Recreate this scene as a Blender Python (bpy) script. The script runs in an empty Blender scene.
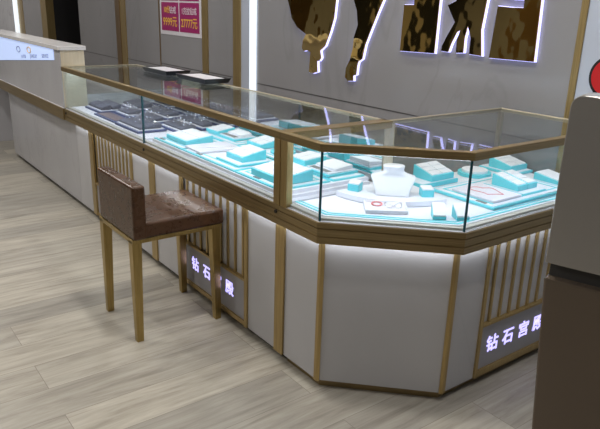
import bpy, bmesh, math, random
from mathutils import Vector, Matrix
random.seed(7)
sc = bpy.context.scene
COL = sc.collection
PI = math.pi

# ------------------------------------------------------------------ materials
def new_mat(name):
    m = bpy.data.materials.new(name); m.use_nodes = True
    nt = m.node_tree; b = nt.nodes['Principled BSDF']
    return m, nt, b
def flat(name, c, rough=.5, metal=0., spec=.5, bump=0., bscale=60., var=0., vscale=20., coat=0.):
    m, nt, b = new_mat(name)
    b.inputs['Base Color'].default_value = (*c, 1); b.inputs['Roughness'].default_value = rough
    b.inputs['Metallic'].default_value = metal; b.inputs['Specular IOR Level'].default_value = spec
    b.inputs['Coat Weight'].default_value = coat
    tc = nt.nodes.new('ShaderNodeTexCoord')
    if bump:
        n = nt.nodes.new('ShaderNodeTexNoise'); n.inputs['Scale'].default_value = bscale; n.inputs['Detail'].default_value = 3
        bp = nt.nodes.new('ShaderNodeBump'); bp.inputs['Strength'].default_value = bump; bp.inputs['Distance'].default_value = .01
        nt.links.new(tc.outputs['Object'], n.inputs['Vector']); nt.links.new(n.outputs['Fac'], bp.inputs['Height'])
        nt.links.new(bp.outputs['Normal'], b.inputs['Normal'])
    if var:
        n = nt.nodes.new('ShaderNodeTexNoise'); n.inputs['Scale'].default_value = vscale; n.inputs['Detail'].default_value = 5
        r = nt.nodes.new('ShaderNodeValToRGB')
        r.color_ramp.elements[0].position = .3; r.color_ramp.elements[1].position = .7
        r.color_ramp.elements[0].color = (*[x*(1-var) for x in c], 1); r.color_ramp.elements[1].color = (*[min(1, x*(1+var)) for x in c], 1)
        nt.links.new(tc.outputs['Object'], n.inputs['Vector']); nt.links.new(n.outputs['Fac'], r.inputs['Fac'])
        nt.links.new(r.outputs['Color'], b.inputs['Base Color'])
    return m
def emis(name, c, s):
    m, nt, b = new_mat(name)
    b.inputs['Base Color'].default_value = (*c, 1); b.inputs['Emission Color'].default_value = (*c, 1)
    b.inputs['Emission Strength'].default_value = s
    return m
def marble(name, base, vein, rough=.18, scale=1.6, amt=.6, spec=.5):
    m, nt, b = new_mat(name)
    tc = nt.nodes.new('ShaderNodeTexCoord')
    mp = nt.nodes.new('ShaderNodeMapping'); mp.inputs['Rotation'].default_value = (.3, .5, .2); mp.inputs['Scale'].default_value = (1.3, 1.3, .55)
    n1 = nt.nodes.new('ShaderNodeTexNoise'); n1.inputs['Scale'].default_value = scale; n1.inputs['Detail'].default_value = 6; n1.inputs['Distortion'].default_value = 1.4
    r1 = nt.nodes.new('ShaderNodeValToRGB'); e = r1.color_ramp.elements
    e[0].position = .485; e[0].color = (0, 0, 0, 1); e[1].position = .515; e[1].color = (0, 0, 0, 1)
    k = e.new(.5); k.color = (1, 1, 1, 1)
    n2 = nt.nodes.new('ShaderNodeTexNoise'); n2.inputs['Scale'].default_value = scale*.8; n2.inputs['Detail'].default_value = 3
    r2 = nt.nodes.new('ShaderNodeValToRGB')
    r2.color_ramp.elements[0].position = .35; r2.color_ramp.elements[1].position = .7
    r2.color_ramp.elements[0].color = (*base, 1); r2.color_ramp.elements[1].color = (*[x*.86 for x in base], 1)
    mu = nt.nodes.new('ShaderNodeMath'); mu.operation = 'MULTIPLY'; mu.inputs[1].default_value = amt
    mx = nt.nodes.new('ShaderNodeMixRGB'); mx.inputs['Color2'].default_value = (*vein, 1)
    L = nt.links.new
    L(tc.outputs['Object'], mp.inputs['Vector']); L(mp.outputs[0], n1.inputs['Vector']); L(mp.outputs[0], n2.inputs['Vector'])
    L(n1.outputs['Fac'], r1.inputs['Fac']); L(n2.outputs['Fac'], r2.inputs['Fac']); L(r1.outputs['Color'], mu.inputs[0])
    L(mu.outputs[0], mx.inputs['Fac']); L(r2.outputs['Color'], mx.inputs['Color1']); L(mx.outputs[0], b.inputs['Base Color'])
    b.inputs['Roughness'].default_value = rough; b.inputs['Specular IOR Level'].default_value = spec
    return m
def glass_mat(name, tint=(1, 1, 1), boost=1.0):
    m = bpy.data.materials.new(name); m.use_nodes = True; nt = m.node_tree
    for n in list(nt.nodes): nt.nodes.remove(n)
    o = nt.nodes.new('ShaderNodeOutputMaterial'); t = nt.nodes.new('ShaderNodeBsdfTransparent'); t.inputs[0].default_value = (*tint, 1)
    g = nt.nodes.new('ShaderNodeBsdfGlossy'); g.inputs['Roughness'].default_value = 0.0
    f = nt.nodes.new('ShaderNodeLayerWeight'); f.inputs['Blend'].default_value = .5
    pw = nt.nodes.new('ShaderNodeMath'); pw.operation = 'POWER'; pw.inputs[1].default_value = 4.6
    mu = nt.nodes.new('ShaderNodeMath'); mu.operation = 'MULTIPLY_ADD'; mu.inputs[1].default_value = .9*boost; mu.inputs[2].default_value = .035*boost; mu.use_clamp = True
    mx = nt.nodes.new('ShaderNodeMixShader'); L = nt.links.new
    L(f.outputs['Facing'], pw.inputs[0]); L(pw.outputs[0], mu.inputs[0]); L(mu.outputs[0], mx.inputs[0]); L(t.outputs[0], mx.inputs[1]); L(g.outputs[0], mx.inputs[2]); L(mx.outputs[0], o.inputs[0])
    return m
def brushed(name, c, rough=.35, metal=.75, streak=(2, 2, 90), var=.18):
    m, nt, b = new_mat(name)
    tc = nt.nodes.new('ShaderNodeTexCoord'); mp = nt.nodes.new('ShaderNodeMapping'); mp.inputs['Scale'].default_value = streak
    n = nt.nodes.new('ShaderNodeTexNoise'); n.inputs['Scale'].default_value = 3; n.inputs['Detail'].default_value = 4
    r = nt.nodes.new('ShaderNodeValToRGB'); r.color_ramp.elements[0].position = .3; r.color_ramp.elements[1].position = .7
    r.color_ramp.elements[0].color = (*[x*(1-var) for x in c], 1); r.color_ramp.elements[1].color = (*[min(1, x*(1+var)) for x in c], 1)
    L = nt.links.new
    L(tc.outputs['Object'], mp.inputs[0]); L(mp.outputs[0], n.inputs['Vector']); L(n.outputs['Fac'], r.inputs['Fac']); L(r.outputs[0], b.inputs['Base Color'])
    b.inputs['Roughness'].default_value = rough; b.inputs['Metallic'].default_value = metal
    return m
def floor_mat():
    m, nt, b = new_mat('grey_oak_planks'); L = nt.links.new
    tc = nt.nodes.new('ShaderNodeTexCoord')
    mp = nt.nodes.new('ShaderNodeMapping'); mp.inputs['Rotation'].default_value = (0, 0, PI/2)
    br = nt.nodes.new('ShaderNodeTexBrick'); br.inputs['Scale'].default_value = 1
    br.inputs['Brick Width'].default_value = 1.25; br.inputs['Row Height'].default_value = .19; br.inputs['Mortar Size'].default_value = .0012
    br.inputs['Color1'].default_value = (.0, .0, .0, 1); br.inputs['Color2'].default_value = (1, 1, 1, 1); br.inputs['Mortar'].default_value = (.5, .5, .5, 1)
    br.offset = .37; br.inputs['Bias'].default_value = 0
    ad = nt.nodes.new('ShaderNodeVectorMath'); ad.operation = 'MULTIPLY_ADD'; ad.inputs[1].default_value = (3.1, 5.3, 0)
    mg = nt.nodes.new('ShaderNodeMapping'); mg.inputs['Scale'].default_value = (16, 1.4, 1)
    gr = nt.nodes.new('ShaderNodeTexNoise'); gr.inputs['Scale'].default_value = 1.6; gr.inputs['Detail'].default_value = 9; gr.inputs['Roughness'].default_value = .68; gr.inputs['Distortion'].default_value = .6
    rg = nt.nodes.new('ShaderNodeValToRGB'); e = rg.color_ramp.elements
    e[0].position = .30; e[0].color = (.25, .228, .192, 1); e[1].position = .66; e[1].color = (.47, .445, .385, 1)
    k = e.new(.46); k.color = (.365, .338, .290, 1)
    hs = nt.nodes.new('ShaderNodeMixRGB'); hs.blend_type = 'MULTIPLY'; hs.inputs['Fac'].default_value = 1
    rp = nt.nodes.new('ShaderNodeValToRGB'); rp.color_ramp.elements[0].color = (.76, .76, .77, 1); rp.color_ramp.elements[1].color = (1.08, 1.07, 1.05, 1)
    dk = nt.nodes.new('ShaderNodeMixRGB'); dk.inputs['Color2'].default_value = (.22, .195, .165, 1)
    L(tc.outputs['Object'], mp.inputs[0]); L(mp.outputs[0], br.inputs['Vector'])
    L(br.outputs['Color'], ad.inputs[0]); L(tc.outputs['Object'], ad.inputs[2]); L(ad.outputs[0], mg.inputs[0]); L(mg.outputs[0], gr.inputs['Vector'])
    L(gr.outputs['Fac'], rg.inputs['Fac']); L(rg.outputs[0], hs.inputs['Color1']); L(br.outputs['Color'], rp.inputs['Fac']); L(rp.outputs[0], hs.inputs['Color2'])
    L(hs.outputs[0], dk.inputs['Color1']); L(br.outputs['Fac'], dk.inputs['Fac']); L(dk.outputs[0], b.inputs['Base Color'])
    b.inputs['Roughness'].default_value = .38; b.inputs['Specular IOR Level'].default_value = .4
    return m
def leather(name, c):
    m, nt, b = new_mat(name); L = nt.links.new
    tc = nt.nodes.new('ShaderNodeTexCoord')
    n = nt.nodes.new('ShaderNodeTexNoise'); n.inputs['Scale'].default_value = 20; n.inputs['Detail'].default_value = 8; n.inputs['Roughness'].default_value = .7
    r = nt.nodes.new('ShaderNodeValToRGB'); r.color_ramp.elements[0].position = .35; r.color_ramp.elements[1].position = .68
    r.color_ramp.elements[0].color = (*[x*.75 for x in c], 1); r.color_ramp.elements[1].color = (*[x*1.3 for x in c], 1)
    v = nt.nodes.new('ShaderNodeTexVoronoi'); v.inputs['Scale'].default_value = 130
    bp = nt.nodes.new('ShaderNodeBump'); bp.inputs['Strength'].default_value = .07; bp.inputs['Distance'].default_value = .003
    r3 = nt.nodes.new('ShaderNodeMapRange'); r3.inputs['To Min'].default_value = .2; r3.inputs['To Max'].default_value = .36; b.inputs['Coat Weight'].default_value = .08; b.inputs['Coat Roughness'].default_value = .28
    L(tc.outputs['Object'], n.inputs['Vector']); L(tc.outputs['Object'], v.inputs['Vector']); L(n.outputs['Fac'], r.inputs['Fac']); L(r.outputs[0], b.inputs['Base Color'])
    L(v.outputs['Distance'], bp.inputs['Height']); L(bp.outputs[0], b.inputs['Normal']); L(n.outputs['Fac'], r3.inputs['Value']); L(r3.outputs[0], b.inputs['Roughness'])
    b.inputs['Specular IOR Level'].default_value = .42
    return m
GOLD = brushed('brushed_gold', (.30, .222, .108), .38, .7)
GOLDV = brushed('brushed_gold_upright', (.44, .32, .14), .34, .72, (90, 90, 2))
LEG = brushed('stool_gold', (.40, .29, .11), .28, .85, (60, 60, 2))
BRASS = flat('pale_brass', (.52, .46, .33), .3, .6)
MIRGOLD = flat('mirror_gold', (.70, .52, .20), .04, 1., bump=1.0, bscale=2.6)
WHITE = marble('white_lacquer', (.53, .53, .555), (.45, .45, .47), .2, 1.2, .35)
PLATE = flat('sign_plate_grey', (.36, .36, .40), .3)
LIP = flat('lip_cream', (.46, .44, .40), .45)
DECK = flat('display_white', (.72, .72, .78), .45)
SATIN = flat('satin_white', (.74, .74, .77), .5, bump=.05)
LAV = flat('lavender_white_card', (.66, .64, .70), .5)
TURQ = flat('turquoise_leatherette', (.13, .60, .67), .42, bump=.05, bscale=200)
NAVY = flat('navy_velvet', (.05, .075, .19), .7, bump=.1, bscale=120)
CHAR = flat('charcoal_velvet', (.085, .09, .125), .75, bump=.15, bscale=90)
BLACK = flat('black_lacquer', (.008, .008, .010), .35)
DARK = flat('dark_recess', (.012, .011, .013), .6)
GREYTAG = flat('grey_tag', (.22, .22, .21), .35, .4)
SILVER = flat('silver', (.82, .82, .86), .12, 1.)
PEARL = flat('pearl', (.85, .84, .84), .2)
ROSE = flat('rose_beads', (.75, .22, .22), .3)
LEATHER = leather('brown_leather', (.068, .030, .013))
WALLM = marble('grey_marble_wall', (.31, .305, .315), (.22, .215, .215), .16, .9, .3)
WALLW = marble('white_marble_wall', (.55, .55, .58), (.33, .33, .34), .2, 1.4, .6)
WALLP = flat('pale_blue_panel', (.47, .51, .60), .35)
CREAM = brushed('cream_wood', (.60, .53, .40), .4, 0., (40, 40, 3), .06)
STONE = flat('slab_stone', (.70, .69, .70), .22, var=.06)
CASHM = marble('counter_grey_panel', (.50, .50, .53), (.40, .40, .42), .2, 1.6, .4)
TAUPE = flat('taupe_gloss', (.42, .40, .375), .12, .3)
TAUPED = flat('dark_taupe_gloss', (.17, .132, .10), .16, .25)
WOODG = flat('bronze_strip', (.23, .15, .07), .3, .6)
SEAM = flat('seam_dark', (.06, .058, .058), .5)
SCREWM = flat('black_screw', (.01, .008, .008), .4)
CLEAR = glass_mat('clear_glass', (.965, .985, .98), 1.0)
CLEART = glass_mat('top_glass', (.95, .97, .965), .85)
EDGE = flat('glass_edge_teal', (.018, .085, .11), .15)
MIRROR = flat('mirror_door', (.80, .84, .86), .02, 1.)
NEON = emis('neon_lavender', (.52, .52, 1.), 1.9)
LETTER = emis('lit_letter', (.50, .46, 1.), 1.5)
LED = emis('led_strip', (.86, .92, 1.), 6.)
LEDW = emis('led_white_wall', (.85, .93, 1.), .75)
LIGHTBOX = emis('lightbox_film', (.42, .52, .78), .85)
MAG = flat('magenta_print', (.34, .012, .13), .4)
PINKW = flat('pale_pink_print', (.75, .60, .68), .4)
PAPER = flat('paper_white', (.72, .70, .74), .45)
YEL = flat('yellow_print', (.85, .50, .06), .5)
RED = flat('red_print', (.52, .01, .012), .35)
INK = flat('black_print', (.01, .01, .01), .4)
GREYTXT = flat('grey_print', (.22, .26, .38), .5)
CEIL = flat('ceiling_white', (.7, .7, .7), .8)
LAMP = emis('downlight_lens', (1., .95, .88), 14.)
FLOOR = floor_mat()

# ------------------------------------------------------------------ helpers
class MB:
    def __init__(s): s.bm = bmesh.new()
    def prism(s, pts, z0, z1):
        """polygon in xy extruded z0..z1; z values may be callables of (x,y)"""
        f = lambda z, p: z(*p) if callable(z) else z
        a = [s.bm.verts.new((p[0], p[1], f(z0, p))) for p in pts]; b = [s.bm.verts.new((p[0], p[1], f(z1, p))) for p in pts]
        s.bm.faces.new(a[::-1]); s.bm.faces.new(b); n = len(pts)
        for i in range(n): s.bm.faces.new((a[i], a[(i+1) % n], b[(i+1) % n], b[i]))
        return s
    def box(s, x0, x1, y0, y1, z0, z1): return s.prism([(x0, y0), (x1, y0), (x1, y1), (x0, y1)], z0, z1)
    def ngon(s, cx, cy, r, z0, z1, n=24, r2=None):
        r2 = r if r2 is None else r2
        a = [s.bm.verts.new((cx+r*math.cos(2*PI*i/n), cy+r*math.sin(2*PI*i/n), z0)) for i in range(n)]
        b = [s.bm.verts.new((cx+r2*math.cos(2*PI*i/n), cy+r2*math.sin(2*PI*i/n), z1)) for i in range(n)]
        s.bm.faces.new(a[::-1]); s.bm.faces.new(b)
        for i in range(n): s.bm.faces.new((a[i], a[(i+1) % n], b[(i+1) % n], b[i]))
        return s
    def loft(s, rings, cap=True):
        R = [[s.bm.verts.new(p) for p in r] for r in rings]; n = len(R[0])
        for a, b in zip(R, R[1:]):
            for i in range(n): s.bm.faces.new((a[i], a[(i+1) % n], b[(i+1) % n], b[i]))
        if cap: s.bm.faces.new(R[0][::-1]); s.bm.faces.new(R[-1])
        return s
    def ball(s, x, y, z, r, u=10, v=6):
        bmesh.ops.create_uvsphere(s.bm, u_segments=u, v_segments=v, radius=r, matrix=Matrix.Translation((x, y, z))); return s
    def tube(s, pts, r, n=6, closed=False):
        P = [Vector(p) for p in pts]; rings = []
        for i, p in enumerate(P):
            a = P[(i-1) % len(P)] if (closed or i) else p; b = P[(i+1) % len(P)] if (closed or i < len(P)-1) else p
            t = (b-a).normalized(); u = t.cross(Vector((0, 0, 1)));
            if u.length < 1e-4: u = Vector((1, 0, 0))
            u.normalize(); w = u.cross(t)
            rings.append([p + r*(math.cos(2*PI*k/n)*u + math.sin(2*PI*k/n)*w) for k in range(n)])
        if closed: rings.append(rings[0]); return s.loft(rings, False)
        return s.loft(rings)
    def strip(s, path, d0, d1, z0, z1, closed=False):
        """mitred strip following a path; offsets to the left of travel"""
        a = offset(path, d0, closed); b = offset(path, d1, closed); n = len(path)
        for i in range(n if closed else n-1):
            j = (i+1) % n; s.prism([a[i], a[j], b[j], b[i]], z0, z1)
        return s
    def build(s, name, mat, parent=None, bevel=0., smooth=False, shift=None, seg=2):
        me = bpy.data.meshes.new(name)
        if shift is not None: bmesh.ops.translate(s.bm, vec=-Vector(shift), verts=s.bm.verts)
        bmesh.ops.recalc_face_normals(s.bm, faces=s.bm.faces); s.bm.to_mesh(me); s.bm.free()
        o = bpy.data.objects.new(name, me); COL.objects.link(o); me.materials.append(mat)
        if parent: o.parent = parent
        if smooth:
            for p in me.polygons: p.use_smooth = True
        if bevel:
            m = o.modifiers.new('bevel', 'BEVEL'); m.width = bevel; m.segments = seg; m.limit_method = 'ANGLE'
        return o
def offset(path, d, closed=False):
    n = len(path); out = []
    for i in range(n):
        p = Vector(path[i])
        if closed or 0 < i < n-1:
            a = (p-Vector(path[(i-1) % n])).normalized(); b = (Vector(path[(i+1) % n])-p).normalized()
        elif i == 0: a = b = (Vector(path[1])-p).normalized()
        else: a = b = (p-Vector(path[i-1])).normalized()
        na = Vector((-a.y, a.x)); nb = Vector((-b.y, b.x)); m = (na+nb).normalized()
        out.append(tuple(p + m*d/max(.2, m.dot(na))))
    return out
def thing(name, label, cat, loc=(0, 0, 0), rz=0, group=None):
    o = bpy.data.objects.new(name, None); COL.objects.link(o); o.empty_display_size = .05
    o.location = loc; o.rotation_euler = (0, 0, rz); tag(o, label, cat, group); return o
def tag(o, label, cat, group=None):
    o['label'] = label; o['category'] = cat
    if group: o['group'] = group
    return o
def struct(o): o['kind'] = 'structure'; return o
def copy_tree(o, parent=None):
    c = o.copy(); COL.objects.link(c)
    if parent: c.parent = parent
    for ch in list(o.children): copy_tree(ch, c)
    return c
def text(name, body, size, mat, loc, rot, parent=None, bold=.0, ext=.0008, align='CENTER', sx=1.):
    cu = bpy.data.curves.new(name, 'FONT'); cu.body = body; cu.size = size; cu.align_x = align; cu.align_y = 'CENTER'
    cu.offset = bold; cu.extrude = ext; cu.resolution_u = 3
    t = bpy.data.objects.new(name+'_curve', cu); COL.objects.link(t)
    dg = bpy.context.evaluated_depsgraph_get(); dg.update()
    me = bpy.data.meshes.new_from_object(t.evaluated_get(dg)); COL.objects.unlink(t); bpy.data.objects.remove(t)
    me.transform(Matrix.Diagonal((sx, 1, 1, 1))); me.materials.clear(); me.materials.append(mat); me.name = name
    o = bpy.data.objects.new(name, me); COL.objects.link(o)
    if parent: o.parent = parent
    o.location = loc; o.rotation_euler = rot; return o
def area(name, loc, sx, sy, power, color, rot=(0, 0, 0), spread=PI):
    l = bpy.data.lights.new(name, 'AREA'); l.shape = 'RECTANGLE'; l.size = sx; l.size_y = sy; l.energy = power; l.color = color; l.spread = spread
    o = bpy.data.objects.new(name, l); COL.objects.link(o); o.location = loc; o.rotation_euler = rot; return o

# ------------------------------------------------------------------ room
WY = 1.35      # face of the wall behind the counters
CZ = 2.75
struct(MB().box(-11, 4, -5, 3, -.05, 0).build('floor', FLOOR))
struct(MB().box(-11, 4, -5, 3, CZ, CZ+.05).build('ceiling', CEIL))
struct(MB().box(-11.1, -11, -5, 3, 0, CZ).build('wall_left', WALLM))
for k in range(14):  # unseen panels, alternately dark and light, added for reflections in the gold lettering
    x_ = -11+k*15/14; struct(MB().box(x_, x_+15/14, -5.1, -5, 0, CZ).build('wall_reflection_panel', (WOODG, WHITE, DARK, CREAM, DARK, WALLM)[k % 6]))
struct(MB().box(4, 4.1, -5, 3, 0, CZ).build('wall_right', WALLM))
# wall behind, panel by panel
def wallseg(x0, x1, mat, y=WY): return struct(MB().box(x0, x1, y, y+.1, 0, CZ).build('wall_back', mat))
wallseg(-2.46, .045, WALLM); wallseg(.075, 4, WALLP); wallseg(-2.69, -2.46, WALLP)
wallseg(-3.2, -2.79, WALLM); wallseg(-4.12, -3.29, WALLM); wallseg(-4.93, -4.14, WALLM); wallseg(-6.38, -5.18, WALLM)
wallseg(-8.88, -7.95, WALLM); wallseg(-11, -9.17, WALLW)
TN = [0]
def trim(x0, x1, y0, y1, z0, z1, mat):
    TN[0] += 1; return struct(MB().box(x0, x1, y0, y1, z0, z1).build('trim_%d' % TN[0], mat))
trim(.045, .075, WY-.008, WY+.1, 0, CZ, GOLDV)
trim(-2.79, -2.69, WY-.012, WY+.1, 0, CZ, GOLDV)
trim(-3.29, -3.2, WY-.012, WY+.1, 0, CZ, GOLDV)
trim(-4.14, -4.12, WY-.003, WY+.1, 0, CZ, WOODG)
trim(-5.18, -5.06, WY-.015, WY+.1, 0, CZ, WOODG); trim(-5.06, -4.93, WY-.01, WY+.1, 0, CZ, GOLDV)
trim(-7.95, -7.7, WY-.004, WY+.1, 0, CZ, GOLDV); trim(-9.17, -8.88, WY-.004, WY+.1, 0, CZ, GOLDV)
trim(-9.34, -9.19, WY-.03, WY, 0, CZ, LEDW)
trim(-2.54, -2.475, WY-.02, WY, 0, CZ, LEDW)
for x0, x1, z in ((-2.46, .045, .81), (-3.2, -2.79, .82), (-4.12, -3.29, .815), (-4.93, -4.14, .79), (-6.38, -5.18, .77)):
    trim(x0, x1, WY-.0015, WY+.01, z-.003, z+.003, SEAM)
# dark doorway: back and sides painted near-black for the unlit room beyond
struct(MB().box(-7.7, -6.38, 2.4, 2.5, 0, CZ).build('doorway_dark_back', DARK))
struct(MB().box(-7.75, -7.7, WY+.1, 2.4, 0, CZ).build('trim_30', DARK)); struct(MB().box(-6.38, -6.33, WY+.1, 2.4, 0, CZ).build('trim_31', DARK))
struct(MB().box(-11, 4, 2.9, 3.0, 0, CZ).build('wall_far', DARK))

# ------------------------------------------------------------------ showcase counters
ZB0, ZB1 = .600, .676; ZT0, ZT1 = .922, .950; ZD = .690; INS = .0404; ZK = .035
A = (0., 0.); B = (.3508, .3508); XL = -2.735; XJ1 = -1.469; XJ2 = -.2285; D = .5266; YS = 1.262

def showcase(name, label, path, back, whole, loc, end_path=None):
    """path: customer side outline (left to right), whole: closed outline, back: staff side path"""
    t = thing(name, label, 'display counter', loc)
    P = lambda mb, n, m, par=t, **k: mb.build(n, m, par, shift=loc, **k)
    P(MB().strip(path, -.0, .05, ZB0, ZB0+.024).strip(path, .004, .05, ZB0+.024, ZB0+.030).strip(path, .001, .05, ZB0+.030, ZB0+.054).strip(path, .004, .05, ZB0+.054, ZB0+.058).strip(path, -.001, .05, ZB0+.058, ZB1), 'ledge_band', GOLD)
    P(MB().prism(offset(whole, .008, True), ZB1-.02, ZB1+.002).prism(offset(whole, .040, True), ZB1+.002, ZD), 'deck', DECK)
    P(MB().strip(path, .020, .040, ZB1+.002, ZD-.003), 'deck_lip', LIP)
    P(MB().strip(path, 0, .028, ZT0, ZT1), 'top_rail', GOLD, bevel=.002)
    P(MB().strip(back, 0, .016, ZT1-.016, ZT1), 'rear_rail', BRASS, bevel=.002)
    P(MB().strip(path, .011, .017, ZB1+.002, ZT0), 'front_glass', CLEAR)
    P(MB().prism(offset(whole, .016, True), ZT1-.008, ZT1-.002), 'glass_top', CLEART)
    P(MB().strip(path, .019, .027, ZT0-.004, ZT0), 'light_strip', LED)
    return t, P
def trimbar(P, x0, x1, y0=INS-.008, z0=ZK, z1=ZB0): P(MB().box(x0, x1, y0, INS+.004, z0, z1), 'trim', GOLDV)
def front_panel(P, x0, x1, z0=ZK, z1=ZB0, m=WHITE, n='base_panel'): P(MB().box(x0, x1, INS, INS+.018, z0, z1), n, m)
def slats_x(P, x0, x1, n, plate=None):
    P(MB().box(x0, x1, INS+.012, INS+.020, .255, ZB0), 'slat_backing', WHITE)
    w = (x1-x0)/n
    for i in range(n): P(MB().box(x0+w*(i+.5)-.006, x0+w*(i+.5)+.006, INS+.004, INS+.012, .26, ZB0), 'slat', GOLDV)
    P(MB().box(x0, x1, INS-.006, INS+.026, .248, .258), 'slat_rail', GOLDV)
    return P(MB().box(x0, x1, INS+.004, INS+.03, ZK+.02, .248), 'sign_panel', PLATE), P(MB().box(x0, x1, INS-.004, INS+.02, ZK, ZK+.02), 'foot_rail', GOLDV)

# --- far left section
loc = (-2.1, .26, 0)
p1 = [(XL, 0), (XJ1, 0)]
w1 = [(XL, 0), (XJ1, 0), (XJ1, D), (XL, D)]
u1, P = showcase('showcase_counter', 'glass-topped jewellery counter section at the far left holding navy velvet trays', p1, [(XJ1, D), (XL, D)], w1, loc)
P(MB().box(XL, XL+.016, .02, D, ZT1-.018, ZT1), 'end_rail', BRASS)
P(MB().box(XL+.012, XL+.018, .02, D-.02, ZB1+.002, ZT0), 'end_glass', CLEAR)
P(MB().box(XL+.018, XJ1-.002, D-.014, D-.008, ZD, ZT1-.016), 'mirror_door', MIRROR)
front_panel(P, -2.643, -2.39); trimbar(P, -2.39, -2.33); slats_x(P, -2.33, -1.73, 11); trimbar(P, -1.73, -1.705); front_panel(P, -1.705, -1.475); trimbar(P, -1.475, XJ1)
P(MB().box(-2.643, XJ1, .07, D-.03, 0, ZK), 'plinth', SCREWM); P(MB().box(-2.643, XJ1, INS+.034, D-.02, ZK, ZB0), 'cabinet_body', WHITE)
P(MB().box(XL, XJ1, .05, D, ZB0, ZB1-.02), 'counter_bed', GOLD)
# --- middle section
loc = (-.85, .26, 0)
p2 = [(XJ1, 0), (XJ2, 0)]; w2 = [(XJ1, 0), (XJ2, 0), (XJ2, D), (XJ1, D)]
u2, P = showcase('showcase_counter', 'glass-topped jewellery counter section behind the stool with turquoise stands and lit sign letters below', p2, [(XJ2, D), (XJ1, D)], w2, loc)
P(MB().box(XJ2-.03, XJ2, .028, D, ZT0, ZT1), 'end_rail', GOLD)
P(MB().box(XJ2-.041, XJ2-.003, .001, .03, ZB1, ZT0), 'post', GOLDV, bevel=.002)
P(MB().box(XJ1+.002, XJ2-.002, D-.014, D-.008, ZD, ZT1-.016), 'mirror_door', MIRROR)
P(MB().box(XJ1-.004, XJ1+.004, .0095, .0185, ZB1, ZT0), 'glass_edge', EDGE)
trimbar(P, XJ1, -1.41); front_panel(P, -1.41, -1.12); trimbar(P, -1.12, -1.095)
sp, _ = slats_x(P, -1.095, -.525, 9); trimbar(P, -.525, -.503); front_panel(P, -.503, -.295); trimbar(P, -.295, -.236)
for ch, x in zip('钻石宫殿', (-.99, -.875, -.77, -.665)):
    text('sign_letter', ch, .070, LETTER, (x-loc[0], INS+.003-loc[1], .158), (PI/2, 0, 0), sp, bold=.0010, ext=.0012)
P(MB().box(XJ1, -.236, .07, D-.03, 0, ZK), 'plinth', SCREWM); P(MB().box(XJ1, -.236, INS+.034, D-.02, ZK, ZB0), 'cabinet_body', WHITE)
P(MB().box(XJ1, XJ2, .05, D, ZB0, ZB1-.02), 'counter_bed', GOLD)
# --- corner section
loc = (.05, .62, 0)
J = XJ2
p3 = [(J, 0), A, B, (B[0], YS)]; w3 = [(J, 0), A, B, (B[0], YS), (J, YS)]
u3, P = showcase('showcase_counter', 'corner counter section with angled front, white necklace bust inside and white letters below', p3, [(B[0], YS), (J, YS), (J, D)], w3, loc)
P(MB().box(J, J+.028, .028, D, ZT0, ZT1), 'end_rail', GOLD)
P(MB().box(J+.003, J+.041, .001, .03, ZB1, ZT0), 'post', GOLDV, bevel=.002)
P(MB().box(J, J+.025, D-.01, D+.02, ZB1, ZT1-.016), 'post', CREAM); P(MB().box(J, J+.02, YS-.02, YS, ZB1, ZT1-.016), 'post', BRASS)
P(MB().strip([(B[0], YS), (J, YS), (J, D)], .011, .017, ZB1+.002, ZT1-.016), 'rear_glass', CLEAR)
for q_ in (A, B):
    o_ = offset(p3, .014)[1 if q_ == A else 2]
    P(MB().ngon(o_[0], o_[1], .0045, ZB1+.002, ZT0, 8), 'glass_edge', EDGE)
ip = offset(p3, INS); ia = ip[1]; ib = ip[2]; XR = ib[0]
front_panel(P, -.236, ia[0]-.002)
P(MB().strip([ia, ib], 0.001, .018, ZK, ZB0), 'base_panel', WHITE)
def along(a, b, t): return (a[0]+(b[0]-a[0])*t, a[1]+(b[1]-a[1])*t)
Lc = math.dist(ia, ib); e = .010/Lc
P(MB().strip([along(ia, (ia[0]-1, ia[1]), .012), ia, along(ia, ib, e)], -.007, .004, ZK, ZB0), 'trim', GOLDV)
P(MB().strip([along(ib, ia, e), ib, (XR, ib[1]+.012)], -.007, .004, ZK, ZB0), 'trim', GOLDV)
P(MB().box(XR-.018, XR, ib[1]+.012, .545, ZK, ZB0), 'base_panel', WHITE)
P(MB().box(XR-.004, XR+.007, .545, .562, ZK, ZB0), 'trim', GOLDV)
P(MB().box(XR-.020, XR-.012, .562, 1.19, .255, ZB0), 'slat_backing', WHITE)
for i in range(10):
    y = .612+.0605*i; P(MB().box(XR-.012, XR-.004, y-.006, y+.006, .26, ZB0), 'slat', GOLDV)
P(MB().box(XR-.026, XR+.006, .562, 1.19, .248, .258), 'slat_rail', GOLDV)
sp = P(MB().box(XR-.03, XR-.004, .562, 1.19, ZK+.02, .248), 'sign_panel', PLATE); P(MB().box(XR-.02, XR+.006, .562, 1.19, ZK, ZK+.025), 'foot_rail', GOLDV)
for ch, y in zip('钻石宫殿', (.648, .748, .850, .950)):
    text('sign_letter', ch, .073, LETTER, (XR-.003-loc[0], y-loc[1], .150), (PI/2, 0, PI/2), sp, bold=.0010, ext=.0012)
P(MB().box(XR-.004, XR+.007, 1.19, 1.21, ZK, ZB0), 'trim', GOLDV)
kick = offset([(-.236, 0), A, B, (B[0], 1.21)], .062)
P(MB().prism(kick+[(-.20, 1.21), (-.20, .5)], 0, ZK), 'plinth', GOLD)
body = offset([(-.236, 0), A, B, (B[0], 1.21)], INS+.036)
P(MB().prism(body+[(-.21, 1.21), (-.21, .5)], ZK, ZB0), 'cabinet_body', WHITE)
P(MB().prism(offset(w3, .05, True), ZB0, ZB1-.02), 'counter_bed', GOLD)
bp_ = [(J+.03, 0), A, B, (B[0], YS-.03)]
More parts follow.
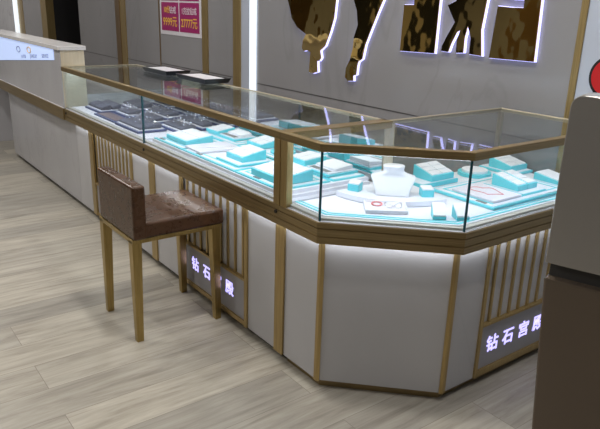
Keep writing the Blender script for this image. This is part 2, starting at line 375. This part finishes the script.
P(MB().strip(bp_, .050, .060, ZD, ZD+.002), 'turquoise_line', TURQ); P(MB().strip(bp_, .070, .076, ZD, ZD+.002), 'turquoise_line', TURQ)

# screws in the band at the joints
def band_screw(root, loc, x):
    mb = MB(); n = 12
    ring = lambda y, r: [(x+r*math.cos(2*PI*i/n), y, .648+r*math.sin(2*PI*i/n)) for i in range(n)]
    mb.loft([ring(.004, .007), ring(-.004, .007)]); mb.build('screw', SCREWM, root, shift=loc)
band_screw(u2, (-.85, .26, 0), XJ1+.022); band_screw(u2, (-.85, .26, 0), XJ2-.02); band_screw(u1, (-2.1, .26, 0), XL+.03)

# ------------------------------------------------------------------ cash desk at left
loc = (-3.6, .1, 0)
cd = thing('cash_desk', 'grey cash desk with raised stone slab and gold band at the left edge', 'cash desk', loc)
P = lambda mb, n, m, par=cd, **k: mb.build(n, m, par, shift=loc, **k)
XC = XL-.003
P(MB().box(-5.0, -2.725, -.012, .172, 1.052, 1.079), 'counter_slab', STONE, bevel=.003)
P(MB().box(-5.0, XC, 0.0, .16, ZB1, 1.052), 'riser_panel', CASHM)
P(MB().box(XC, XC+.0025, .006, .16, ZB1+.004, 1.052), 'end_panel', CREAM)
P(MB().box(-5.0, XC, .16, .56, .62, .76), 'work_surface', CASHM)
P(MB().box(-5.0, XC, -.008, .10, ZB0, ZB1), 'ledge_band', GOLD)
P(MB().box(-5.0, XC, -.002, .0, ZB1, ZB1+.006), 'ledge_lip', DECK)
for x0, x1 in ((-4.45, -3.62), (-3.617, -2.646)): P(MB().box(x0, x1, INS, INS+.02, ZK, ZB0), 'base_panel', CASHM)
P(MB().box(-4.44, -2.645, .07, .5, 0, ZK), 'plinth', SCREWM); P(MB().box(-4.44, -2.645, INS+.021, .52, ZK, ZB0), 'cabinet_body', CASHM)
mb = MB(); q4 = [(-4.44, .851), (-2.86, .981), (-2.86, 1.049), (-4.44, 1.049)]
mb.loft([[(x, y, z) for x, z in q4] for y in (-.004, -.0005)]); lb = mb.build('lightbox_poster', LIGHTBOX)
tag(lb, 'pale blue backlit poster with grey small print on the cash desk front', 'lightbox')
an = math.atan(.0823)
for s_, x_ in (('AU750', -3.62), ('JEWELRY', -3.34), ('SERVICE', -3.05)): text('small_print', s_, .036, GREYTXT, (x_, -.0055, .981+(x_+2.86)*.0823+.026), (PI/2, -an, 0), lb, ext=.0003, sx=1.25)
for i, (x, z, r) in enumerate(((-3.45, 1.005, .035), (-3.75, .99, .035))):
    m_ = MB(); n = 20
    m_.tube([(x+r*1.4*math.cos(2*PI*k/n), -.006, z+r*.6*math.sin(2*PI*k/n)) for k in range(n)], .003, 5, True).build('print_ring', YEL if i == 0 else GREYTXT, lb)
low = MB().box(-5.9, -5.15, -.4, .9, 0, .56).build('low_cabinet', CASHM, bevel=.004)
tag(low, 'low grey cabinet beyond the cash desk at the left edge', 'cabinet')

# ------------------------------------------------------------------ lettering on wall
YF = WY-.018
shapes = {
'a': [(-2.03, 1.85), (-1.56, 1.85), (-1.554, 1.412), (-1.566, 1.307), (-1.599, 1.222), (-1.643, 1.135), (-1.692, 1.101), (-1.679, 1.058), (-1.699, 1.037), (-1.719, 1.036), (-1.718, 1.004), (-1.712, 0.967), (-1.757, 0.953), (-1.801, 0.958), (-1.790, 1.087), (-1.831, 1.095), (-1.862, 1.088), (-1.885, 1.106), (-1.877, 1.151), (-1.846, 1.197), (-1.947, 1.237), (-2.006, 1.292), (-2.03, 1.355), (-2.057, 1.406)],
'b': [(-1.42, 1.85), (-1.10, 1.85), (-1.142, 1.417), (-1.177, 1.352), (-1.219, 1.269), (-1.269, 1.165), (-1.288, 1.083), (-1.322, 1.063), (-1.329, 1.039), (-1.334, 0.986), (-1.361, 0.977), (-1.358, 0.947), (-1.404, 0.942), (-1.434, 0.963), (-1.429, 1.018), (-1.396, 1.069), (-1.374, 1.141), (-1.37, 1.205), (-1.341, 1.275), (-1.357, 1.359), (-1.388, 1.414)],
'c': [(-.965, 1.85), (-.72, 1.85), (-.731, 1.157), (-.98, 1.152), (-.973, 1.395), (-.90, 1.396), (-.90, 1.43), (-.965, 1.43)],
'd': [(-.60, 1.85), (-.42, 1.85), (-.432, 1.426), (-0.447, 1.288), (-0.429, 1.167), (-0.503, 1.171), (-0.502, 1.248), (-0.528, 1.303), (-0.542, 1.246), (-0.541, 1.174), (-0.586, 1.17), (-0.588, 1.233), (-0.573, 1.282), (-0.594, 1.270), (-0.624, 1.212), (-0.638, 1.171), (-0.685, 1.173), (-0.682, 1.198), (-0.655, 1.249), (-0.612, 1.319), (-0.640, 1.357), (-0.668, 1.399), (-.615, 1.42)],
'e': [(-.36, 1.85), (-.15, 1.85), (-.135, 1.164), (-.381, 1.162), (-.365, 1.40), (-.28, 1.395), (-.225, 1.395), (-.225, 1.43), (-.28, 1.43), (-.36, 1.45)]}
lab = {'a': 'mirror gold wall character ending in a hooked brush stroke, leftmost of the wall characters',
 'b': 'mirror gold wall character with one slim leg, second from the left on the wall',
 'c': 'gold rectangular wall character with a small notch, third from the left on the wall',
 'd': 'mirror gold wall character with two splayed curved legs, between the two rectangular ones',
 'e': 'mirror gold rectangular wall character nearest the thin gold wall strip'}
for k, pts in shapes.items():
    n_ = len(pts); c_ = (sum(p[0] for p in pts)/n_, YF, 1.4)
    r_ = thing('wall_character', lab[k], 'sign', c_, group='gold characters on the wall')
    def face(y0, y1, grow):
        mb = MB(); pp = offset(pts, grow, True)
        a_ = [mb.bm.verts.new((p[0], y0, p[1])) for p in pp]; b_ = [mb.bm.verts.new((p[0], y1, p[1])) for p in pp]
        mb.bm.faces.new(a_); mb.bm.faces.new(b_[::-1])
        for i in range(n_): mb.bm.faces.new((a_[i], a_[(i+1) % n_], b_[(i+1) % n_], b_[i]))
        return mb
    face(YF-.006, YF, 0).build('gold_face', MIRGOLD, r_, shift=c_)
    face(YF, WY-.002, .002).build('lit_side', NEON, r_, shift=c_)

# ------------------------------------------------------------------ poster
pc = (-3.71, WY-.006, 1.1)
po = thing('price_poster', 'magenta price poster with yellow prices on the grey wall', 'poster', pc)
po_p = MB().box(-4.10, -3.31, WY-.003, WY-.001, 1.085, 1.85).build('paper', PAPER, po, shift=pc)
for x0, x1 in ((-4.07, -3.725), (-3.705, -3.345)):
    for z0, z1 in ((1.12, 1.365), (1.38, 1.62), (1.635, 1.83)):
        MB().box(x0, x1, WY-.005, WY-.003, z0, z1).build('price_panel', MAG, po, shift=pc)
def pt(s, x, z, size, m, sx): text('price_text', s, size, m, (x-pc[0], -.0005, z-pc[2]), (PI/2, 0, 0), po, bold=.0012, ext=.0004, sx=sx)
for z in (1.24, 1.50):
    pt('10分', -3.955, z+.058, .065, YEL, 1.0); pt('钻戒', -3.835, z+.055, .065, PINKW, 1.0)
    pt('1克拉钻戒', -3.525, z+.052, .062, PINKW, 1.0)
    pt('9999元', -3.895, z-.045, .095, YEL, 1.0); pt('27777元', -3.525, z-.048, .095, YEL, .9)
# red disc sticker
dc = (.215, WY-.004, 1.13)
ds = thing('wall_sticker', 'red disc sticker with thick black outline on the pale wall at right', 'sticker', dc)
def disc(r, y0, y1, cx=0, cz=0, sx=1.):
    mb = MB(); n = 40
    mb.loft([[(cx+sx*r*math.cos(2*PI*i/n), y, cz+r*math.sin(2*PI*i/n)) for i in range(n)] for y in (y0, y1)]); return mb
disc(.088, 0, .002).build('outline', INK, ds); disc(.076, -.002, 0).build('red_face', RED, ds)
MB().box(-.06, .06, 0, .002, -.12, -.06).build('lower_outline', INK, ds); MB().box(-.05, .05, -.002, 0, -.11, -.08).build('pink_band', PINKW, ds)

# ------------------------------------------------------------------ stool
sl = (-.889, -.180, 0)
st = thing('counter_stool', 'brown leather low-back stool on square gold legs before the counter', 'stool', sl)
hx, y0_, y1_ = .184, -.202, .203
def leg(x, y):
    s0, s1 = .0145, .021; mb = MB(); dx = -1 if x > 0 else 1; dy = -1 if y > 0 else 1
    q0 = lambda s, z: [(x, y, z), (x+dx*2*s, y, z), (x+dx*2*s, y+dy*2*s, z), (x, y+dy*2*s, z)]
    mb.loft([q0(s0, 0), q0(s1, .455)]); mb.build('leg', LEG, st, bevel=.002)
for x in (-hx, hx):
    for y in (y0_, y1_): leg(x, y)
MB().box(-hx, hx+.006, y0_, y1_+.004, .444, .462).build('seat_frame', LEG, st, bevel=.002)
se = MB().box(-hx+.006, hx+.014, y0_+.04, y1_+.012, .463, .530).build('seat', LEATHER, st, bevel=.012, seg=4)
MB().box(-hx+.012, hx+.008, .075, .078, .5295, .5312).build('seam', LEATHER, se)
MB().box(-hx+.006, hx+.022, y0_+.002, y0_+.058, .463, .688).build('backrest', LEATHER, st, bevel=.011, seg=4)

# ------------------------------------------------------------------ display items
def wedge(label, x, y, z, w, d, h0, h1, rz=0, nx=2, ny=2, group='turquoise ring stands'):
    t = thing('ring_stand', label, 'display stand', (x, y, z), rz, group)
    zt = lambda X, Y: h0+(h1-h0)*(Y+d/2)/d
    MB().box(-w/2, w/2, -d/2, d/2, 0, zt).build('base', TURQ, t, bevel=.0015)
    mb = MB(); g = .0035
    for i in range(nx):
        for j in range(ny):
            xa = -w/2+.004+(w-.008)*i/nx; xb = -w/2+.004+(w-.008)*(i+1)/nx; ya = -d/2+.004+(d-.008)*j/ny; yb = -d/2+.004+(d-.008)*(j+1)/ny
            pts = [(xa+g/2, ya+g/2), (xb-g/2, ya+g/2), (xb-g/2, yb-g/2), (xa+g/2, yb-g/2)]
            mb.prism(pts, lambda X, Y: zt(X, Y)-.001, lambda X, Y: zt(X, Y)+.004)
    mb.build('pad', SATIN, t, bevel=.001)
    return t
def tray(label, x0, x1, y0, y1, z, h=.008, tagx=None, rim=.010, group='white display boards with turquoise rims', inner=True):
    cx, cy = (x0+x1)/2, (y0+y1)/2
    t = thing('display_board', label, 'display board', (cx, cy, z), 0, group); w, d = x1-x0, y1-y0
    MB().box(-w/2, w/2, -d/2, d/2, 0, h-.002).build('rim', TURQ, t)
    MB().box(-w/2+rim, w/2-rim, -d/2+rim, d/2-rim, h-.002, h).build('liner', DECK, t)
    if inner: MB().strip([(-w/2+.03, -d/2+.03), (w/2-.03, -d/2+.03), (w/2-.03, d/2-.03), (-w/2+.03, d/2-.03)], 0, .007, h, h+.0015, True).build('inlay', TURQ, t)
    if tagx is not None: MB().box(tagx-.022, tagx+.022, -d/2+.012, -d/2+.024, h, h+.003).build('name_plate', GREYTAG, t)
    return t
# white riser under the middle section's display
RZ = .705
rs = MB().box(XJ1+.035, -.285, .045, .495, ZD, RZ).build('display_riser', DECK, bevel=.001); tag(rs, 'long flat white riser under the turquoise boards of the middle section', 'riser')
Z1 = RZ+.0096
tray('turquoise rimmed board at left end of middle section, under the six-pad stand', -1.425, -1.115, .05, .30, RZ, tagx=-.09)
tray('turquoise rimmed board carrying the pale card and pearl string', -1.105, -.635, .05, .30, RZ, tagx=-.10)
tray('turquoise rimmed board next to the double gold post', -.625, -.30, .05, .30, RZ, tagx=-.02)
tray('turquoise rimmed board at the back of middle section, near the navy trays', -1.425, -1.06, .315, .485, RZ)
tray('turquoise rimmed board at the back of middle section, behind the pale card', -1.05, -.69, .315, .485, RZ)
tray('turquoise rimmed board at the back of middle section, nearest the corner', -.68, -.30, .315, .485, RZ)
wedge('wide turquoise ring stand with six white pads, nearest the glass joint', -1.255, .165, Z1, .215, .15, .022, .036, 0, 3, 2)
wedge('small turquoise stand at back left of the middle section', -1.37, .41, Z1, .12, .11, .016, .030, 0, 2, 1)
def flat_stand(label, x, y, z, w, d, rz=0):
    t = thing('bracelet_stand', label, 'display stand', (x, y, z), rz, 'low stands with grey tag and white pad')
    MB().box(-w/2, w/2, -d/2, d/2, 0, .008).build('base', TURQ, t)
    MB().box(-w/2+.008, w/2-.008, -d/2+.008, d/2-.008, .008, .013).build('liner', DECK, t)
    MB().box(-w/2+.02, w/2-.02, -d/2+.05, d/2-.015, .013, lambda X, Y: .018+.10*(Y+d/2)).build('pad', SATIN, t, bevel=.002)
    MB().box(-w/2+.02, w/2-.03, -d/2+.014, -d/2+.040, .013, .0145).build('name_plate', GREYTAG, t)
flat_stand('low turquoise stand with grey tag behind the pale card', -1.21, .415, Z1, .17, .13)
wedge('turquoise stand with four white pads at the back, behind the pearl string', -.97, .42, Z1, .13, .11, .020, .036, 0, 2, 2)
cdx, cdy = -1.03, .18
card = MB().box(-.095, .075, -.11, .11, 0, .009).build('jewellery_card', LAV, bevel=.002); card.location = (cdx, cdy, Z1); card.rotation_euler = (0, 0, -.05)
tag(card, 'pale lavender flat card on a turquoise rimmed board behind the glass', 'display card')
mb = MB()
for i in range(24):
    s_ = i/23; mb.ball(-1.07+.10*s_+.01*math.sin(s_*5), .085+.18*s_, Z1+.0115, .0030, 8, 5)
mb.build('pearl_string', PEARL, smooth=True); tag(bpy.data.objects['pearl_string'], 'string of tiny white pearls lying across the pale card', 'necklace')
plinth = tray('square turquoise rimmed plinth under the four-pad stand beside the pale card', -.845, -.655, .085, .27, Z1, h=.010, rim=.006, inner=False)
wedge('turquoise stand with four white pads on the square plinth', -.752, .185, Z1+.010, .135, .125, .022, .044, 0, 2, 2)
wedge('large turquoise stand with eight white pads, seen behind the double gold post', -.435, .155, Z1, .215, .155, .026, .046, 0, 4, 2)
wedge('turquoise stand with two white pads behind the double gold post', -.585, .40, Z1, .12, .12, .024, .034, 0, 2, 1)
flat_stand('low turquoise stand with grey tag nearest the corner section', -.42, .40, Z1, .17, .16)
rd = thing('round_stand', 'round turquoise stand at back of the middle section', 'display stand', (-.80, .42, Z1), 0, 'round turquoise stands')
MB().ngon(0, 0, .06, 0, .010, 32).build('base', TURQ, rd); MB().ngon(0, 0, .042, .010, .022, 32).build('pad', SATIN, rd, bevel=.002)

# navy trays in the far left section
def pad_tray(label, x, y, w, d, nx, ny, ring=True, lump=.026):
    t = thing('navy_tray', label, 'jewellery tray', (x, y, ZD+.0015), 0, 'navy trays with charcoal pads')
    MB().box(-w/2, w/2, -d/2, d/2, 0, .012).build('base', NAVY, t, bevel=.002)
    MB().box(-w/2+.010, w/2-.010, -d/2+.010, d/2-.010, .012, .016).build('liner', SATIN, t)
    for i in range(nx):
        for j in range(ny):
            px = -w/2+.016+(w-.032)*(i+.5)/nx; py = -d/2+.016+(d-.032)*(j+.5)/ny; a, b = (w-.032)/nx/2-.002, (d-.032)/ny/2-.002
            MB().box(px-a, px+a, py-b, py+b, .016, lambda X, Y: .016+lump*(.55+.45*(Y-py+b)/(2*b))).build('pad', CHAR, t, bevel=.007, seg=3)
    if ring:
        mb = MB()
        for i in range(nx*2):
            for j in range(ny*2):
                px = -w/2+.02+(w-.04)*(i+.5)/(nx*2); py = -d/2+.02+(d-.04)*(j+.5)/(ny*2); zc = .017+lump
                mb.tube([(px+.010*math.cos(2*PI*k/12), py, zc+.008+.010*math.sin(2*PI*k/12)) for k in range(12)], .0018, 5, True)
                mb.ball(px, py, zc+.019, .0042, 6, 4)
        r = mb.build('rings', SILVER, t, smooth=True); r['kind'] = 'stuff'
    return t
pad_tray('navy tray with plain charcoal pads at the far left end of the case', -2.48, .185, .27, .17, 2, 2, False, .034)
fl = thing('navy_board', 'flat navy board with brown velvet stripes in front of the trays', 'display board', (-2.17, .115, ZD+.0015))
MB().box(-.165, .165, -.055, .055, 0, .008).build('base', NAVY, fl); MB().box(-.15, .15, -.04, .04, .008, .010).build('stripe', flat('mauve_velvet', (.16, .12, .13), .8), fl)
pad_tray('small navy tray with silver rings behind the flat navy board', -2.22, .245, .21, .12, 2, 1)
pad_tray('navy ring tray against the front glass beside the glass joint', -1.80, .135, .33, .17, 3, 1)
pad_tray('navy ring tray in the middle row, left of the joint', -1.97, .275, .26, .10, 2, 1)
pad_tray('navy ring tray in the middle row, close to the turquoise stands', -1.64, .30, .28, .12, 3, 1)
pad_tray('navy tray at the back left with plain charcoal pads', -2.45, .40, .28, .15, 2, 1, False, .032)
pad_tray('navy ring tray in the back row, centre', -2.10, .42, .30, .13, 3, 1)
pad_tray('navy ring tray in the back row, right', -1.72, .44, .34, .10, 3, 1)

# corner section contents
mb = MB(); C0 = (-.17, .52); R0 = .29
arc = [(C0[0]+R0*math.cos(math.radians(a)), C0[1]+R0*math.sin(math.radians(a))) for a in range(-92, 6, 7)]
mb.prism(arc+[(-.18, .56)], ZD+.002, .712).build('curved_riser', DECK, bevel=.0015)
tag(bpy.data.objects['curved_riser'], 'curved white riser under the necklace bust', 'riser')
ZR = .712
# bust, local -y faces the customer
bx, by = -.035, .385
bu = thing('necklace_bust', 'white necklace bust on the curved riser in the corner case', 'bust', (bx, by, ZR), PI/4)
def sup(a, b, cy, z, n=36, e=3.2):
    o = []
    for i in range(n):
        t_ = 2*PI*i/n; c, s = math.cos(t_), math.sin(t_)
        o.append((a*math.copysign(abs(c)**(2/e), c), cy+b*math.copysign(abs(s)**(2/e), s), z))
    return o
R_ = [sup(.064, .030, -.012, 0, e=5), sup(.064, .030, -.012, .008, e=5), sup(.070, .027, -.004, .03, e=5), sup(.084, .022, .010, .062, e=4.5), sup(.081, .020, .014, .070, e=3.5), sup(.055, .022, .014, .077, e=2.6),
      sup(.042, .026, .014, .083, e=2.2), sup(.038, .027, .014, .090, e=2), sup(.039, .029, .014, .100, e=2), sup(.041, .031, .014, .105, e=2), sup(.038, .028, .014, .108, e=2)]
MB().loft(R_).build('body', SATIN, bu, smooth=True)
def gift(label, x, y, z, w, d, h, rz, slope=.0):
    t = thing('ring_box', label, 'ring box', (x, y, z), rz, 'small turquoise ring boxes')
    zt = lambda X, Y: h+slope*(Y+d/2)
    MB().box(-w/2, w/2, -d/2, d/2, 0, zt).build('base', TURQ, t, bevel=.0015)
    MB().box(-w/2+.001, w/2-.001, -d/2+.001, d/2-.001, zt, lambda X, Y: zt(X, Y)+.006).build('pad', SATIN, t, bevel=.0015)
gift('small turquoise ring box left of the necklace bust', -.145, .295, ZR, .046, .040, .026, PI/4-.35, .15)
gift('small turquoise ring box right of the necklace bust', .055, .475, ZR, .046, .040, .026, PI/4+.3, .15)
gift('tall-padded ring box by the front glass edge, the one nearer the bust', .215, .365, ZD+.002, .046, .052, .010, PI/4+.1, .62)
gift('tall-padded ring box by the front glass edge, the one nearer the right face', .262, .425, ZD+.002, .046, .052, .010, PI/4+.3, .62)
gt = thing('gem_tray', 'white framed tray of pink and clear beads before the bust', 'jewellery tray', (.057, .263, ZD+.002), PI/4+.15)
w_, d_ = .15, .085
MB().box(-w_/2, w_/2, -d_/2, d_/2, 0, lambda X, Y: .008+.14*(Y+d_/2)).build('base', DECK, gt, bevel=.001)
MB().box(-w_/2+.006, w_/2-.006, -d_/2+.006, d_/2-.006, lambda X, Y: .008+.14*(Y+d_/2), lambda X, Y: .0095+.14*(Y+d_/2)).build('liner', LAV, gt)
MB().strip([(-w_/2, -d_/2), (w_/2, -d_/2), (w_/2, d_/2), (-w_/2, d_/2)], 0, .005, lambda X, Y: .008+.14*(Y+d_/2), lambda X, Y: .0115+.14*(Y+d_/2), True).build('frame', DECK, gt)
def onslope(name, label, cat, pts, r, m):
    mb = MB(); M = Matrix.Translation((.057, .263, ZD+.002)) @ Matrix.Rotation(PI/4+.15, 4, 'Z')
    for (X, Y) in pts:
        p = M @ Vector((X, Y, .0095+.14*(Y+d_/2)+r*.9)); mb.ball(p.x, p.y, p.z, r, 8, 5)
    o = mb.build(name, m, smooth=True); tag(o, label, cat)
onslope('bead_bracelet', 'rose pink bead bracelet lying at the left of the white framed tray', 'bracelet', [(-.030+.018*math.cos(2*PI*k/16), .012+.016*math.sin(2*PI*k/16)) for k in range(16)], .0032, ROSE)
onslope('pearl_bracelet', 'short row of white pearls at the top left of the framed tray', 'bracelet', [(-.066+.008*k, .034-.001*k) for k in range(5)], .0035, PEARL)
onslope('silver_necklace', 'silver bead necklace coiled at right of the white framed tray', 'necklace', [(.028+.030*math.cos(2*PI*k/26), .002+.022*math.sin(4*PI*k/26+.4)) for k in range(26)], .0024, SILVER)
# right hand boards
bA = tray('large turquoise rimmed board along the right face of the corner section', -.03, .268, .60, 1.085, ZD+.0021, h=.011, rim=.009, tagx=.08)
ZA = ZD+.0131
tray('turquoise rimmed board behind the necklace bust, under the tall stand', -.185, -.065, .585, .80, ZD+.0021, h=.018, rim=.006, inner=False)
wedge('turquoise ring stand behind the bust, right of the cream post', -.127, .715, ZD+.0201, .135, .105, .024, .052, PI/2, 2, 3)
tray('turquoise rimmed board in the farthest back corner of the corner section', -.185, .0, 1.09, 1.235, ZD+.0021, h=.012, rim=.006, inner=False)
rd = thing('round_stand', 'round turquoise stand with white pad behind the right glass edge', 'display stand', (-.112, .965, ZD+.0015), 0, 'round turquoise stands')
MB().ngon(0, 0, .072, 0, .014, 36).build('base', TURQ, rd); MB().ngon(0, 0, .056, .014, .026, 36).build('pad', SATIN, rd, bevel=.002)
tray('small square turquoise plinth under the twin ring stand on the right', .045, .235, .825, .975, ZA, h=.008, rim=.005, inner=False)
wedge('twin turquoise ring stand in the middle of the right boards, near half', .140, .865, ZA+.008, .062, .125, .022, .046, PI/2, 1, 3)
wedge('twin turquoise ring stand in the middle of the right boards, far half', .140, .930, ZA+.008, .062, .125, .022, .046, PI/2, 1, 3)
wedge('turquoise ring stand farthest back in the corner section', -.085, 1.165, ZD+.0141, .12, .12, .022, .046, PI/2, 2, 3)
tray('small turquoise plinth near the right end of the counter', .045, .235, 1.095, 1.225, ZD+.0021, h=.008, rim=.005, inner=False)
wedge('turquoise ring stand nearest the right end of the counter', .150, 1.155, ZD+.0101, .10, .12, .014, .030, PI/2, 1, 1)
rb = MB().box(-.10, .10, -.085, .085, 0, .010).build('jewellery_card', LAV, bevel=.002); rb.location = (.140, .722, ZA+.0016)
tag(rb, 'pale card carrying a fine rose chain on the right board', 'display card')
mb = MB(); mb.tube([(.140+.060*math.cos(2*PI*k/30)+.012*math.sin(6*PI*k/30), .725+.040*math.sin(2*PI*k/30)+.008*math.cos(8*PI*k/30), ZA+.0128) for k in range(30)], .0013, 5, True)
mb.build('rose_chain', ROSE, smooth=True); tag(bpy.data.objects['rose_chain'], 'fine rose coloured chain looped on the pale card', 'necklace')

# black trays on top
def btray(label, x, y, w, d, rz):
    t = thing('serving_tray', label, 'tray', (x, y, ZT1+.0005), rz, 'black trays on the glass top')
    o_ = lambda s, z: [(-w/2-s, -d/2-s, z), (w/2+s, -d/2-s, z), (w/2+s, d/2+s, z), (-w/2-s, d/2+s, z)]
    MB().loft([o_(-.012, 0), o_(0, .026), o_(-.012, .026), o_(-.016, .016)]).build('tray_body', BLACK, t)
    MB().box(-w/2+.017, w/2-.017, -d/2+.017, d/2-.017, .0165, .022).build('liner', DECK, t)
btray('black tray with white liner on the glass top, the farther of the two', -2.15, .47, .33, .17, .02)
btray('black tray with white liner on the glass top, the nearer of the two', -1.70, .485, .34, .17, .02)

# ------------------------------------------------------------------ glossy stand at right foreground
px, py = .993, -.248
ks = thing('display_cabinet', 'tall glossy taupe cabinet with rounded top corner in the right foreground', 'cabinet', (px, py, 0), math.radians(17))
def rounded(x0, x1, z0, z1, y0, y1, r):
    mb = MB(); pts = [(x0, z0), (x1, z0)]
    for a in range(0, 91, 10): pts.append((x1-r+r*math.cos(math.radians(a)), z1-r+r*math.sin(math.radians(a))))
    for a in range(90, 181, 10): pts.append((x0+r+r*math.cos(math.radians(a)), z1-r+r*math.sin(math.radians(a))))
    a_ = [mb.bm.verts.new((p[0], y0, p[1])) for p in pts]; b_ = [mb.bm.verts.new((p[0], y1, p[1])) for p in pts]
    mb.bm.faces.new(a_); mb.bm.faces.new(b_[::-1]); n = len(pts)
    for i in range(n): mb.bm.faces.new((a_[i], a_[(i+1) % n], b_[(i+1) % n], b_[i]))
    return mb
rounded(0, .55, .935, 1.248, 0, .06, .022).build('upper_panel', TAUPE, ks, bevel=.002)
MB().box(.006, .54, .02, .06, .905, .935).build('recess', SEAM, ks)
MB().loft([[(x, 0, z), (.55, 0, z), (.55, .30, z), (x, .30, z)] for x, z in ((.066, 0), (.002, .905))]).build('lower_body', TAUPED, ks, bevel=.004)

# ------------------------------------------------------------------ lights
COOL = (.68, .79, 1.)
for x0, x1, y in ((XL+.03, XJ1-.01, .03), (XJ1+.01, XJ2-.03, .03), (XJ2+.04, -.02, .03)):
    area('case_light', ((x0+x1)/2, y+.008, ZT0-.006), x1-x0, .008, 1.65*(x1-x0), COOL, (math.radians(50), 0, 0))
mc = ((A[0]+B[0])/2-.026, (A[1]+B[1])/2+.026)
area('case_light', (mc[0], mc[1], ZT0-.006), .46, .008, .58, COOL, (math.radians(50), 0, PI/4))
area('case_light', (B[0]-.036, .80, ZT0-.006), .85, .008, 1.1, COOL, (math.radians(50), 0, PI/2))
# under-ledge strips
for (x0, x1) in ((-2.64, XJ1), (XJ1, XJ2), (XJ2, -.02)):
    area('ledge_light', ((x0+x1)/2, .022, ZB0-.003), x1-x0, .006, .42*(x1-x0), (.95, .97, 1.), (math.radians(12), 0, 0))
area('ledge_light', ((A[0]+B[0])/2-.013, (A[1]+B[1])/2+.013, ZB0-.003), .46, .006, .2, (.95, .97, 1.), (math.radians(12), 0, PI/4))
area('ledge_light', (B[0]-.022, .80, ZB0-.003), .85, .006, .36, (.95, .97, 1.), (math.radians(12), 0, PI/2))
# ceiling downlights
def down(x, y, e, s=.16):
    t = thing('ceiling_downlight', 'round recessed ceiling downlight', 'ceiling light', (x, y, CZ-.012), 0, 'ceiling downlights')
    MB().ngon(0, 0, .085, 0, .012, 24).build('rim', CEIL, t); MB().ngon(0, 0, .065, -.002, 0, 24).build('lens', LAMP, t)
    l = area('downlight', (x, y, CZ-.02), s, s, e, (1., .965, .915)); l.data.shape = 'DISK'
for x, y, e in ((-.25, -.1, 20), (-1.8, -1.1, 14), (-3.2, -1.0, 17), (-1.0, -2.3, 15), (.9, .1, 14), (-2.6, -2.6, 14), (-4.8, -.9, 16), (1.2, -2.3, 12), (-1.6, .85, 8), (-3.6, .85, 10), (-.1, .75, 7), (-8.6, -.2, 26), (-10.2, -.6, 26)):  # far-left pair at the end added to brighten the dark wall there
    down(x, y, e)
w = bpy.data.worlds.new('world'); sc.world = w; w.use_nodes = True
w.node_tree.nodes['Background'].inputs[0].default_value = (.9, .93, 1., 1); w.node_tree.nodes['Background'].inputs[1].default_value = .35

# ------------------------------------------------------------------ camera
cam = bpy.data.cameras.new('camera'); co = bpy.data.objects.new('camera', cam); COL.objects.link(co); sc.camera = co
r_ = Vector((0.59617573, 0.80233234, 0.02893637)); u_ = Vector((-0.26845307, 0.1652485, 0.94901311)); f_ = Vector((-0.75664222, 0.57354664, -0.31390573))
M = Matrix((( r_.x, u_.x, -f_.x, 1.5977), (r_.y, u_.y, -f_.y, -1.2863), (r_.z, u_.z, -f_.z, 1.3815), (0, 0, 0, 1)))
co.matrix_world = M; cam.sensor_width = 36; cam.sensor_fit = 'HORIZONTAL'; cam.lens = 38.148; cam.clip_start = .05
vs = sc.view_settings; sc.display_settings.display_device = 'sRGB'
vs.view_transform = 'Standard'; vs.look = 'None'; vs.gamma = 1; vs.use_curve_mapping = False; vs.exposure = 0.0
